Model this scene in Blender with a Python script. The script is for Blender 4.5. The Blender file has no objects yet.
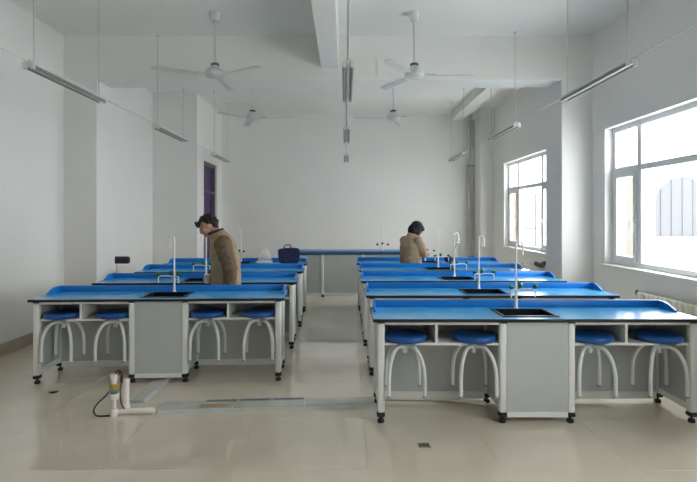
import bpy, bmesh, math, random
from mathutils import Vector, Matrix, noise
random.seed(7)
S = bpy.context.scene
COL = S.collection
PI = math.pi

# ------------------------------------------------------------------ camera
cd = bpy.data.cameras.new('camera')
cam = bpy.data.objects.new('camera', cd); COL.objects.link(cam)
cam.location = (0, 0, 1.5)
cam.rotation_euler = (PI/2, 0, 0)
cd.sensor_fit = 'HORIZONTAL'; cd.sensor_width = 36
FPX = 515.0
cd.lens = 36*FPX/697
cd.shift_x = (348.5-345)/697
cd.shift_y = (218-241)/697
cd.clip_start = 0.05; cd.clip_end = 200
S.camera = cam

# ------------------------------------------------------------------ world, exposure, window portals
W = bpy.data.worlds.new('overcast_sky'); S.world = W; W.use_nodes = True
wb = W.node_tree.nodes['Background']
wb.inputs['Color'].default_value = (0.93, 0.97, 1.0, 1)
wb.inputs['Strength'].default_value = 6.0
S.view_settings.view_transform = 'Standard'
S.view_settings.look = 'None'
S.view_settings.gamma = 1
S.view_settings.use_curve_mapping = False
S.view_settings.exposure = 0.95
S.cycles.use_denoising = True
S.cycles.max_bounces = 12
S.cycles.diffuse_bounces = 8
S.cycles.transparent_max_bounces = 16
S.cycles.sample_clamp_indirect = 6

# windows on the right wall: (near, far) along the room
XL, XR, YB, YF, ZC = -3.75, 3.30, 12.06, -2.2, 3.93
WIN = [(4.14, 6.54), (8.29, 10.69), (-0.01, 2.39)]
WZ0, WZ1 = 0.92, 2.63
for a, b in WIN:
    ld = bpy.data.lights.new('window_portal', 'AREA'); ld.shape = 'RECTANGLE'
    ld.size = WZ1-WZ0; ld.size_y = b-a
    ld.cycles.is_portal = True
    lo = bpy.data.objects.new('window_portal', ld); COL.objects.link(lo)
    lo.location = (XR+0.26, (a+b)/2, (WZ0+WZ1)/2)
    lo.rotation_euler = (0, PI/2, 0)

# ------------------------------------------------------------------ materials
def lin(c):
    return tuple((x/255/12.92 if x/255 <= 0.04045 else ((x/255+0.055)/1.055)**2.4) for x in c)
MATS = {}
def mat(name, rgb, rough=0.5, metal=0.0, var=0.06, vscale=6.0, bump=0.0, bscale=60.0, coat=0.0, spec=0.5, stretch=None):
    m = bpy.data.materials.new(name); m.use_nodes = True
    nt = m.node_tree; p = nt.nodes['Principled BSDF']
    c = lin(rgb)
    tc = nt.nodes.new('ShaderNodeTexCoord')
    src = tc.outputs['Object']
    if stretch:
        mp = nt.nodes.new('ShaderNodeMapping'); mp.inputs['Scale'].default_value = stretch
        nt.links.new(src, mp.inputs['Vector']); src = mp.outputs['Vector']
    n = nt.nodes.new('ShaderNodeTexNoise'); n.inputs['Scale'].default_value = vscale; n.inputs['Detail'].default_value = 4
    nt.links.new(src, n.inputs['Vector'])
    r = nt.nodes.new('ShaderNodeValToRGB')
    r.color_ramp.elements[0].position = 0.3; r.color_ramp.elements[1].position = 0.7
    r.color_ramp.elements[0].color = tuple(max(0, x*(1-var)) for x in c)+(1,)
    r.color_ramp.elements[1].color = tuple(min(1, x*(1+var)) for x in c)+(1,)
    nt.links.new(n.outputs['Fac'], r.inputs['Fac'])
    nt.links.new(r.outputs['Color'], p.inputs['Base Color'])
    p.inputs['Roughness'].default_value = rough; p.inputs['Metallic'].default_value = metal
    p.inputs['Coat Weight'].default_value = coat
    p.inputs['Specular IOR Level'].default_value = spec
    if bump:
        n2 = nt.nodes.new('ShaderNodeTexNoise'); n2.inputs['Scale'].default_value = bscale; n2.inputs['Detail'].default_value = 3
        nt.links.new(src, n2.inputs['Vector'])
        b = nt.nodes.new('ShaderNodeBump'); b.inputs['Strength'].default_value = bump; b.inputs['Distance'].default_value = 0.01
        nt.links.new(n2.outputs['Fac'], b.inputs['Height']); nt.links.new(b.outputs['Normal'], p.inputs['Normal'])
    MATS[name] = m
    return m
def glass_mat(name, tint=(1, 1, 1), refl=0.06):
    m = bpy.data.materials.new(name); m.use_nodes = True
    nt = m.node_tree; nt.nodes.remove(nt.nodes['Principled BSDF'])
    out = nt.nodes['Material Output']
    t = nt.nodes.new('ShaderNodeBsdfTransparent'); t.inputs['Color'].default_value = tuple(tint)+(1,)
    g = nt.nodes.new('ShaderNodeBsdfGlossy'); g.inputs['Roughness'].default_value = 0.02
    f = nt.nodes.new('ShaderNodeLayerWeight'); f.inputs['Blend'].default_value = 0.5
    pw = nt.nodes.new('ShaderNodeMath'); pw.operation = 'POWER'; pw.inputs[1].default_value = 5.0
    ns = nt.nodes.new('ShaderNodeTexNoise'); ns.inputs['Scale'].default_value = 1.5
    mu = nt.nodes.new('ShaderNodeMath'); mu.operation = 'MULTIPLY_ADD'; mu.inputs[1].default_value = 0.05
    nt.links.new(f.outputs['Facing'], pw.inputs[0])
    nt.links.new(ns.outputs['Fac'], mu.inputs[0]); nt.links.new(pw.outputs[0], mu.inputs[2])
    x = nt.nodes.new('ShaderNodeMixShader')
    nt.links.new(mu.outputs[0], x.inputs['Fac']); nt.links.new(t.outputs[0], x.inputs[1]); nt.links.new(g.outputs[0], x.inputs[2])
    nt.links.new(x.outputs[0], out.inputs['Surface'])
    MATS[name] = m; return m

wall_m = mat('wall_paint', (231, 230, 227), 0.75, var=0.015, vscale=1.2, bump=0.05, bscale=40)
ceil_m = mat('ceiling_paint', (230, 230, 226), 0.8, var=0.012, vscale=1.5, bump=0.04, bscale=30)
tile_m = mat('polished_tile', (218, 208, 190), 0.07, var=0.05, vscale=2.5, spec=0.8, coat=0.5)
grout_m = mat('grout', (200, 191, 175), 0.8)
skirt_m = mat('skirting_tile', (176, 164, 146), 0.3, var=0.05)
pvc_frame_m = mat('window_plastic', (226, 228, 230), 0.35, var=0.01)
glass_m = glass_mat('window_glass')
sill_m = mat('sill_stone', (232, 231, 226), 0.3, var=0.03, vscale=20)
blue_m = mat('blue_worktop', (84, 172, 226), 0.2, var=0.04, vscale=3, spec=0.7)
blue_up_m = mat('blue_upstand', (12, 124, 208), 0.35, var=0.04, vscale=4)
blue_deep_m = mat('deep_blue_worktop', (30, 98, 156), 0.3, var=0.04, vscale=4)
black_m = mat('black_edge', (24, 27, 34), 0.4)
white_m = mat('white_metal', (226, 227, 224), 0.35, var=0.02)
grey_panel_m = mat('grey_panel', (184, 190, 188), 0.4, var=0.02, vscale=3)
dark_panel_m = mat('cubby_board', (150, 154, 153), 0.5, var=0.03)
rubber_m = mat('black_rubber', (20, 20, 20), 0.55)
sink_m = mat('black_resin', (22, 24, 28), 0.3)
green_m = mat('green_plastic', (22, 112, 66), 0.35)
dgreen_m = mat('dark_green_plastic', (24, 70, 52), 0.35)
red_m = mat('red_plastic', (120, 38, 44), 0.35)
tapwhite_m = mat('tap_white', (238, 239, 238), 0.22, var=0.01)
steel_m = mat('tap_steel', (168, 172, 176), 0.25, metal=0.8)
seat_m = mat('blue_seat', (24, 82, 152), 0.32, var=0.05)
leg_m = mat('stool_tube', (222, 224, 222), 0.3, var=0.02)
fan_m = mat('fan_enamel', (205, 208, 204), 0.4, var=0.02)
fan_dark_m = mat('fan_dark', (70, 72, 70), 0.5)
lamp_m = mat('lamp_housing', (214, 216, 213), 0.4, var=0.02)
tube_m = mat('lamp_tube', (138, 140, 136), 0.35, var=0.02)
rod_m = mat('hanging_rod', (200, 200, 196), 0.5)
cond_m = mat('white_conduit', (205, 204, 200), 0.5)
door_m = mat('purple_door', (66, 34, 92), 0.4, var=0.06)
doorf_m = mat('door_frame_grey', (96, 92, 96), 0.4)
rad_m = mat('radiator_cream', (224, 220, 205), 0.35, var=0.02)
pvc_m = mat('pvc_white', (234, 230, 222), 0.3, var=0.02)
race_m = mat('raceway_alloy', (196, 198, 186), 0.22, metal=0.15, var=0.12, vscale=4)
race_side_m = mat('raceway_side', (188, 192, 188), 0.3, metal=0.2, var=0.1)
stain_m = mat('raceway_stain', (168, 142, 112), 0.35, metal=0.2, var=0.1)
yellow_m = mat('yellow_tape', (196, 166, 56), 0.5)
bluev_m = mat('blue_valve', (96, 122, 146), 0.4)
cable_m = mat('black_cable', (46, 42, 38), 0.6)
wire_m = mat('brown_wire', (120, 62, 44), 0.6)
film_m = mat('clear_film', (225, 226, 222), 0.2, var=0.05)
debris_m = mat('floor_scrap', (66, 56, 44), 0.8, var=0.3, vscale=60)
drain_m = mat('drain_cover', (130, 126, 116), 0.4, metal=0.3)
drain_slate_m = mat('slate_strip', (108, 118, 126), 0.3, metal=0.2)
drain_d_m = mat('drain_dark', (92, 88, 80), 0.6)
bag_m = mat('navy_fabric', (34, 40, 82), 0.8, var=0.5, vscale=28, bump=0.4, bscale=90)
cloth_m = mat('grey_brown_cloth', (98, 94, 90), 0.9, var=0.2, vscale=20, bump=0.3, bscale=50)
plum_m = mat('plum_upholstery', (58, 46, 70), 0.7, var=0.1, vscale=30, bump=0.1)
skin_m = mat('skin', (196, 150, 126), 0.5, var=0.06, vscale=25)
hair_m = mat('dark_hair', (34, 26, 24), 0.55, var=0.4, vscale=60, bump=0.6, bscale=120)
hair2_m = mat('black_hair', (20, 17, 17), 0.7, var=0.3, vscale=40, stretch=(4, 4, 0.6), bump=0.4, bscale=80)
jacket_m = mat('khaki_jacket', (152, 134, 108), 0.75, var=0.08, vscale=14, bump=0.35, bscale=35)
sleeve_m = mat('brown_quilted_sleeve', (108, 88, 66), 0.7, var=0.08, vscale=14, bump=0.35, bscale=35)
coat_m = mat('tan_coat', (172, 148, 120), 0.8, var=0.10, vscale=16, bump=1.0, bscale=22, stretch=(1, 1, 0.12))
trouser_m = mat('dark_trousers', (38, 38, 44), 0.8, var=0.1)
shoe_m = mat('dark_shoes', (28, 26, 26), 0.5)
collar_m = mat('dark_collar', (60, 48, 44), 0.8)
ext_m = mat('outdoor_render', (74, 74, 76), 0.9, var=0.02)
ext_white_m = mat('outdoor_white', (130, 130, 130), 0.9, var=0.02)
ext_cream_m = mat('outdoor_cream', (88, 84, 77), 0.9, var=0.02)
ext_reveal_m = mat('cream_reveal', (126, 121, 112), 0.9, var=0.03)
ext_peach_m = mat('peach_reveal', (132, 106, 93), 0.9, var=0.02)
ext_ground_m = mat('outdoor_ground', (225, 225, 225), 0.9, var=0.05, vscale=0.4)
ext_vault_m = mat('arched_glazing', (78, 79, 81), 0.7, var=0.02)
ext_bright_m = mat('bright_render', (236, 236, 236), 0.9, var=0.02)

# ------------------------------------------------------------------ helpers
def finish(bm, smooth=None):
    bmesh.ops.recalc_face_normals(bm, faces=bm.faces)
    if smooth is not None:
        for f in bm.faces: f.smooth = True
        for e in bm.edges:
            if len(e.link_faces) == 2 and e.calc_face_angle(0) > smooth: e.smooth = False
def obj(name, bm, m=None, parent=None, smooth=None, loc=None):
    finish(bm, smooth)
    me = bpy.data.meshes.new(name); bm.to_mesh(me); bm.free()
    o = bpy.data.objects.new(name, me); COL.objects.link(o)
    if m is not None: me.materials.append(m)
    if parent is not None: o.parent = parent
    if loc is not None: o.location = loc
    return o
def empty(name, label, cat, loc=(0, 0, 0), rz=0, group=None):
    o = bpy.data.objects.new(name, None); COL.objects.link(o)
    o.empty_display_size = 0.1
    o.location = loc; o.rotation_euler = (0, 0, rz)
    o['label'] = label; o['category'] = cat
    if group: o['group'] = group
    return o
def tag(o, label, cat, group=None):
    o['label'] = label; o['category'] = cat
    if group: o['group'] = group
    return o
def struct(o): o['kind'] = 'structure'; return o
def box(bm, x0, x1, y0, y1, z0, z1, bev=0.0, seg=2):
    r = bmesh.ops.create_cube(bm, size=1, matrix=Matrix.Translation(((x0+x1)/2, (y0+y1)/2, (z0+z1)/2)) @ Matrix.Diagonal((x1-x0, y1-y0, z1-z0, 1)))
    if bev > 0:
        es = list({e for v in r['verts'] for e in v.link_edges})
        bmesh.ops.bevel(bm, geom=es, offset=bev, segments=seg, affect='EDGES', profile=0.5)
    return bm
def bx(*a, **k): return box(bmesh.new(), *a, **k)
def frame_slab(bm, o, i, z0, z1):
    (ax, bx_, ay, by), (cx, dx, cy, dy) = o, i
    P = []
    for z in (z0, z1):
        P.append([bm.verts.new((x, y, z)) for x, y in ((ax, ay), (bx_, ay), (bx_, by), (ax, by))])
        P.append([bm.verts.new((x, y, z)) for x, y in ((cx, cy), (dx, cy), (dx, dy), (cx, dy))])
    for k in range(4):
        n = (k+1) % 4
        bm.faces.new((P[0][k], P[1][k], P[1][n], P[0][n]))
        bm.faces.new((P[2][k], P[2][n], P[3][n], P[3][k]))
        bm.faces.new((P[0][k], P[0][n], P[2][n], P[2][k]))
        bm.faces.new((P[1][k], P[3][k], P[3][n], P[1][n]))
    return bm
def prism(bm, pts, axis, a, b):
    def mk(p, t):
        if axis == 'z': return (p[0], p[1], t)
        if axis == 'y': return (p[0], t, p[1])
        return (t, p[0], p[1])
    A = [bm.verts.new(mk(p, a)) for p in pts]; B = [bm.verts.new(mk(p, b)) for p in pts]
    bm.faces.new(A); bm.faces.new(B[::-1])
    for k in range(len(pts)):
        n = (k+1) % len(pts)
        bm.faces.new((A[k], B[k], B[n], A[n]))
    return bm
def lathe(bm, prof, c=(0, 0, 0), n=24, axis=None):
    rings = []
    M = Matrix.Translation(c) @ (axis if axis else Matrix.Identity(4))
    for r, z in prof:
        if r < 1e-6: rings.append([bm.verts.new(M @ Vector((0, 0, z)))])
        else: rings.append([bm.verts.new(M @ Vector((r*math.cos(2*PI*k/n), r*math.sin(2*PI*k/n), z))) for k in range(n)])
    for A, B in zip(rings, rings[1:]):
        for k in range(n):
            q = (k+1) % n
            if len(A) == 1 and len(B) == 1: continue
            if len(A) == 1: bm.faces.new((A[0], B[q], B[k]))
            elif len(B) == 1: bm.faces.new((A[k], A[q], B[0]))
            else: bm.faces.new((A[k], A[q], B[q], B[k]))
    if len(rings[0]) > 1: bm.faces.new(rings[0][::-1])
    if len(rings[-1]) > 1: bm.faces.new(rings[-1])
    return bm
def smooth_path(pts, sub=5):
    P = [Vector(p) for p in pts]
    if len(P) < 3: return P
    out = []
    for i in range(len(P)-1):
        p0 = P[max(i-1, 0)]; p1 = P[i]; p2 = P[i+1]; p3 = P[min(i+2, len(P)-1)]
        for k in range(sub):
            t = k/sub
            out.append(0.5*((2*p1)+(-p0+p2)*t+(2*p0-5*p1+4*p2-p3)*t*t+(-p0+3*p1-3*p2+p3)*t**3))
    out.append(P[-1]); return out
def tube(bm, pts, r, n=10, sub=0, radii=None):
    P = smooth_path(pts, sub) if sub else [Vector(p) for p in pts]
    if radii is None: R = [r]*len(P)
    else:
        m = len(radii)-1; R = []
        for k in range(len(P)):
            t = k/(len(P)-1)*m; i = min(int(t), m-1); R.append(radii[i]*(1-(t-i))+radii[i+1]*(t-i))
    T = []
    for k in range(len(P)):
        a = P[max(k-1, 0)]; b = P[min(k+1, len(P)-1)]; T.append((b-a).normalized())
    u = T[0].orthogonal().normalized()
    rings = []
    for k in range(len(P)):
        u = (u - T[k]*u.dot(T[k])).normalized(); v = T[k].cross(u)
        rings.append([bm.verts.new(P[k]+R[k]*(u*math.cos(2*PI*j/n)+v*math.sin(2*PI*j/n))) for j in range(n)])
    for A, B in zip(rings, rings[1:]):
        for j in range(n):
            q = (j+1) % n; bm.faces.new((A[j], A[q], B[q], B[j]))
    bm.faces.new(rings[0][::-1]); bm.faces.new(rings[-1])
    return bm
def ball(bm, c, r, rot=None, sub=2):
    if not hasattr(r, '__len__'): r = (r, r, r)
    M = Matrix.Translation(c) @ (rot if rot else Matrix.Identity(4)) @ Matrix.Diagonal((r[0], r[1], r[2], 1))
    bmesh.ops.create_icosphere(bm, subdivisions=sub, radius=1, matrix=M); return bm
def limb(bm, pts, radii, n=14):
    """tapered limb: a tube through the joints with a ball at each joint"""
    P = [Vector(p) for p in pts]
    for k in range(len(P)-1):
        tube(bm, [P[k], P[k+1]], 0, n, radii=[radii[k], radii[k+1]])
    for p, r in zip(P, radii): ball(bm, p, r, sub=2)
    return bm
def fuse(name, bm, voxel, m, parent=None, smooth_it=4, disp=None):
    """unite overlapping closed pieces into one continuous skin"""
    bmesh.ops.recalc_face_normals(bm, faces=bm.faces)
    me = bpy.data.meshes.new(name+'_raw'); bm.to_mesh(me); bm.free()
    t = bpy.data.objects.new(name+'_raw', me); COL.objects.link(t)
    r = t.modifiers.new('r', 'REMESH'); r.mode = 'VOXEL'; r.voxel_size = voxel
    if smooth_it:
        s = t.modifiers.new('s', 'SMOOTH'); s.factor = 0.5; s.iterations = smooth_it
    dg = bpy.context.evaluated_depsgraph_get(); dg.update()
    out = bpy.data.meshes.new_from_object(t.evaluated_get(dg))
    bpy.data.objects.remove(t); bpy.data.meshes.remove(me)
    out.name = name; out.materials.clear(); out.materials.append(m)
    if disp:
        amp, sc = disp
        out.calc_loop_triangles()
        ns = [v.normal.copy() for v in out.vertices]
        for v, nn in zip(out.vertices, ns):
            v.co += nn*amp*(noise.noise(v.co*sc)+0.5*noise.noise(v.co*sc*2.3))
    for p in out.polygons: p.use_smooth = True
    o = bpy.data.objects.new(name, out); COL.objects.link(o)
    if parent is not None: o.parent = parent
    return o
def copy_tree(o, parent=None):
    c = o.copy(); COL.objects.link(c)
    if parent is not None: c.parent = parent
    for ch in list(o.children): copy_tree(ch, c)
    return c
def place(root, loc, rz, label, group=None):
    root.location = loc; root.rotation_euler = (0, 0, rz); root['label'] = label
    if group: root['group'] = group
    return root

# ------------------------------------------------------------------ SETTING: floor with tiles
floor = struct(obj('floor', bx(XL-0.24, XR+0.24, YF-0.24, YB+0.24, -0.12, -0.0012), grout_m))
T = 0.80
tile_mesh = None
x0 = 0.137-5*T; y0 = 3.06-7*T
nx = int((XR-x0)/T)+1; ny = int((YB-y0)/T)+1
for i in range(nx):
    for j in range(ny):
        ax, bx_ = max(x0+i*T+0.0009, XL), min(x0+(i+1)*T-0.0009, XR)
        ay, by = max(y0+j*T+0.0009, YF), min(y0+(j+1)*T-0.0009, YB)
        if bx_-ax < 0.02 or by-ay < 0.02: continue
        full = abs(bx_-ax-T) < 0.01 and abs(by-ay-T) < 0.01
        if full and tile_mesh:
            o = bpy.data.objects.new('tile', tile_mesh); COL.objects.link(o); o.parent = floor
        else:
            hx, hy = (bx_-ax)/2, (by-ay)/2
            o = obj('tile', bx(-hx, hx, -hy, hy, -0.01, 0, bev=0.0006, seg=1), tile_m, floor)
            if full: tile_mesh = o.data
        o.location = ((ax+bx_)/2, (ay+by)/2, 0)
        o.rotation_euler = (random.uniform(-1, 1)*0.0002, random.uniform(-1, 1)*0.0002, 0)

# ceiling with its beams
ceiling = struct(obj('ceiling', bx(XL-0.24, XR+0.24, YF-0.24, YB+0.24, ZC, ZC+0.2), ceil_m))
PILL = [(6.87, 7.41), (2.72, 3.26)]
for a, b in PILL:
    obj('beam', bx(XL, XR, a-0.004, a+0.42, 3.34, ZC+0.01, bev=0.004, seg=1), ceil_m, ceiling)
obj('beam', bx(-0.32, -0.085, YF, 6.88, 3.50, ZC+0.01, bev=0.006, seg=1), ceil_m, ceiling)
obj('beam', bx(2.46, 2.72, 7.28, YB, 3.76, ZC+0.01, bev=0.006, seg=1), ceil_m, ceiling)
obj('beam', bx(2.98, XR, 11.38, YB, 3.76, ZC+0.01, bev=0.006, seg=1), ceil_m, ceiling)

# walls
wl = struct(obj('wall_left', bx(XL-0.24, XL, YF, 10.05, 0, ZC), wall_m))
for a, b in PILL:
    obj('pillar', bx(XL-0.01, -3.31, a, b, 0, ZC, bev=0.008, seg=1), wall_m, wl)
struct(obj('wall_back', bx(-2.90, XR+0.24, YB, YB+0.24, 0, ZC), wall_m))
bm = bmesh.new(); box(bm, XL-0.24, XR+0.24, YF-0.24, YF, 0, ZC)
struct(obj('wall_front', bm, wall_m))
# right wall: solid pieces between the windows
bm = bmesh.new()
edges = sorted(WIN)
ys = [YF]
for a, b in edges: ys += [a, b]
ys += [YB]
for k in range(0, len(ys), 2): box(bm, XR, XR+0.26, ys[k], ys[k+1], 0, ZC)
for a, b in edges:
    box(bm, XR, XR+0.26, a, b, 0, WZ0-0.03); box(bm, XR, XR+0.26, a, b, WZ1, ZC)
wr = struct(obj('wall_right', bm, wall_m))
for a, b in PILL:
    obj('pillar', bx(2.89, XR+0.01, a, b, 0, ZC, bev=0.008, seg=1), wall_m, wr)
obj('pillar', bx(3.0, XR+0.01, 11.4, YB, 0, 3.77, bev=0.008, seg=1), wall_m, wr)
# projecting corner at the back left, with the door in its side
XJ, YJ = -2.88, 10.03
DY0, DY1, DZ = 10.50, 11.60, 2.68
bm = bmesh.new()
box(bm, XL-0.24, XJ, YJ, DY0, 0, ZC); box(bm, XJ-0.24, XJ, DY1, YB+0.24, 0, ZC); box(bm, XJ-0.24, XJ, DY0, DY1, DZ, ZC)
box(bm, XJ-0.9, XJ-0.24, DY1+0.02, DY1+0.2, 0, ZC); box(bm, XJ-0.9, XJ-0.8, DY0, DY1+0.02, 0, ZC)
struct(obj('wall_back_left', bm, wall_m))
# door
bm = bmesh.new()
box(bm, XJ-0.20, XJ-0.04, DY0, DY0+0.06, 0, DZ); box(bm, XJ-0.20, XJ-0.04, DY1-0.06, DY1, 0, DZ)
box(bm, XJ-0.20, XJ-0.04, DY0+0.06, DY1-0.06, DZ-0.07, DZ); box(bm, XJ-0.20, XJ-0.05, DY0+0.06, DY1-0.06, 2.03, 2.08)
door = struct(obj('door_1', bm, doorf_m))
obj('door_leaf', bx(XJ-0.15, XJ-0.10, DY0+0.065, DY1-0.065, 0.008, 2.025, bev=0.003), door_m, door)
obj('transom_panel', bx(XJ-0.14, XJ-0.11, DY0+0.065, DY1-0.065, 2.085, DZ-0.075, bev=0.003), door_m, door)
for z0, z1 in ((0.15, 0.9), (1.05, 1.9)):
    bm = bmesh.new(); frame_slab(bm, (0, 0.78, 0, z1-z0), (0.03, 0.75, 0.03, z1-z0-0.03), 0, 0.012)
    o = obj('raised_moulding', bm, door_m, door); o.rotation_euler = (PI/2, 0, PI/2); o.location = (XJ-0.1, DY0+0.16, z0)
bm = tube(bmesh.new(), [(XJ-0.1, DY0+0.12, 1.0), (XJ-0.05, DY0+0.12, 1.0), (XJ-0.045, DY0+0.14, 1.0), (XJ-0.045, DY0+0.25, 1.0)], 0.01, 8)
box(bm, XJ-0.1, XJ-0.09, DY0+0.095, DY0+0.145, 0.9, 1.1, bev=0.003)
obj('door_handle', bm, steel_m, door)
for z in (2.42, 1.86, 1.72, 1.58):
    obj('hinge', bx(XJ-0.1, XJ-0.082, DY0+0.058, DY0+0.088, z-0.05, z+0.05, bev=0.003), white_m, door)

# skirting
def skirt(name, *a): return struct(obj(name, bx(*a, bev=0.003, seg=1), skirt_m))
skirt('baseboard_left', XL, XL+0.014, YF, 6.87, 0, 0.13)
skirt('baseboard_left', XL, XL+0.014, 7.41, YJ, 0, 0.13)
skirt('baseboard_left', XL+0.014, -3.296, 6.856, 6.87, 0, 0.13)
skirt('baseboard_left', -3.31, -3.296, 6.87, 7.41, 0, 0.13)
skirt('baseboard_back', XL+0.014, XJ+0.014, YJ-0.014, YJ, 0, 0.13)
skirt('baseboard_back', XJ+0.002, 2.998, YB-0.014, YB, 0, 0.13)
skirt('baseboard_right', XR-0.014, XR, 7.41, 11.4, 0, 0.13)
skirt('baseboard_right', XR-0.014, XR, 3.26, 6.87, 0, 0.13)

# windows
def bar(bm, a, b, z0, z1, x0=3.40, x1=3.46): box(bm, x0, x1, a, b, z0, z1, bev=0.004, seg=1)
TR = 2.09
for wi, (a, b) in enumerate(WIN):
    m1, m2 = a+0.60, b-0.58
    bm = bmesh.new()
    fw = 0.06
    bar(bm, a, a+fw, WZ0, WZ1); bar(bm, b-fw, b, WZ0, WZ1)
    bar(bm, a+fw, b-fw, WZ0, WZ0+fw); bar(bm, a+fw, b-fw, WZ1-fw, WZ1)
    for m_ in (m1, m2): bar(bm, m_-0.042, m_+0.042, WZ0+fw, WZ1-fw, 3.402, 3.458)
    for p, q in ((a+fw, m1-0.042), (m1+0.042, m2-0.042), (m2+0.042, b-fw)): bar(bm, p, q, TR-0.035, TR+0.035, 3.404, 3.456)
    w = struct(obj('window_%d' % (wi+1), bm, pvc_frame_m))
    obj('sill', bx(3.262, 3.41, a-0.03, b+0.03, WZ0-0.032, WZ0+0.002, bev=0.006), sill_m, w)
    obj('outer_reveal', bx(3.462, 3.562, b-0.014, b, WZ0, WZ1), ext_peach_m if wi == 1 else ext_reveal_m, w)
    bays = [(a+fw, m1-0.042), (m1+0.042, m2-0.042), (m2+0.042, b-fw)]
    for k, (p, q) in enumerate(bays):
        obj('pane', bx(3.427, 3.433, p-0.005, q+0.005, TR+0.03, WZ1-fw+0.005), glass_m, w)
        if k == 1:
            obj('pane', bx(3.427, 3.433, p-0.005, q+0.005, WZ0+fw-0.005, TR-0.03), glass_m, w)
        else:
            bm = bmesh.new(); s = 0.058
            bar(bm, p+0.002, p+s, WZ0+fw+0.002, TR-0.037, 3.385, 3.445); bar(bm, q-s, q-0.002, WZ0+fw+0.002, TR-0.037, 3.385, 3.445)
            bar(bm, p+s, q-s, WZ0+fw+0.002, WZ0+fw+s, 3.385, 3.445); bar(bm, p+s, q-s, TR-0.037-s, TR-0.037, 3.385, 3.445)
            sash = obj('sash', bm, pvc_frame_m, w)
            obj('pane', bx(3.41, 3.416, p+s-0.004, q-s+0.004, WZ0+fw+s-0.004, TR-0.033-s), glass_m, sash)
            hy = p+0.028 if k == 2 else q-0.028
            bm = bx(3.372, 3.386, hy-0.014, hy+0.014, 1.42, 1.5, bev=0.003)
            tube(bm, [(3.375, hy, 1.47), (3.345, hy, 1.47), (3.338, hy, 1.455), (3.338, hy, 1.34)], 0.010, 8)
            obj('handle', bm, tapwhite_m, sash)

# ------------------------------------------------------------------ LAB BENCHES
TOPZ, SLAB = 0.768, 0.025
DEP = 0.525
def tap_parts(parent, fx, fy, side):
    """three-way laboratory tap: tall gooseneck, two short side spouts, green handwheels"""
    z = TOPZ
    bm = lathe(bmesh.new(), [(0.02, z), (0.02, z+0.006), (0.012, z+0.014), (0.011, z+0.06), (0.011, z+0.20), (0.009, z+0.215)], (fx, fy, 0), 14)
    hk = 0.026*side
    tube(bm, [(fx, fy, z+0.2), (fx, fy, z+0.505), (fx+hk*0.3, fy, z+0.535), (fx+hk, fy, z+0.547), (fx+hk*1.75, fy, z+0.53), (fx+hk*2, fy-0.002, z+0.50), (fx+hk*2, fy-0.003, z+0.435)], 0.0075, 10, sub=4)
    za = z+0.157
    for dx in (0.15*side, -0.055*side):
        yy = fy-0.01 if abs(dx) > 0.1 else fy-0.05
        tube(bm, [(fx, fy, za-0.012), (fx+dx*0.3, (fy+yy)/2, za), (fx+dx*0.85, yy, za+0.002), (fx+dx, yy, za-0.012), (fx+dx, yy, za-0.065)], 0.0058, 8, sub=3)
    t = obj('tap', bm, tapwhite_m, parent, smooth=0.8)
    def knob(x, y, zz, m=green_m):
        k = lathe(bmesh.new(), [(0.0, -0.006), (0.016, -0.006), (0.022, 0.002), (0.022, 0.016), (0.014, 0.024), (0.0, 0.026)], (x, y, zz), 12)
        obj('handwheel', k, m, t, smooth=0.7)
    knob(fx+0.15*side, fy-0.01, za+0.012); knob(fx-0.055*side, fy-0.05, za+0.012)
    bm = tube(bmesh.new(), [(fx, fy, za+0.03), (fx+0.03*side, fy, za+0.03)], 0.007, 8)
    k = lathe(bm, [(0.0, 0.02), (0.024, 0.022), (0.026, 0.036), (0.015, 0.05), (0.0, 0.052)], (fx, fy, za+0.03), 12, Matrix.Rotation(PI/2*side, 4, 'Y'))
    obj('handwheel', k, green_m, t, smooth=0.7)

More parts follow.
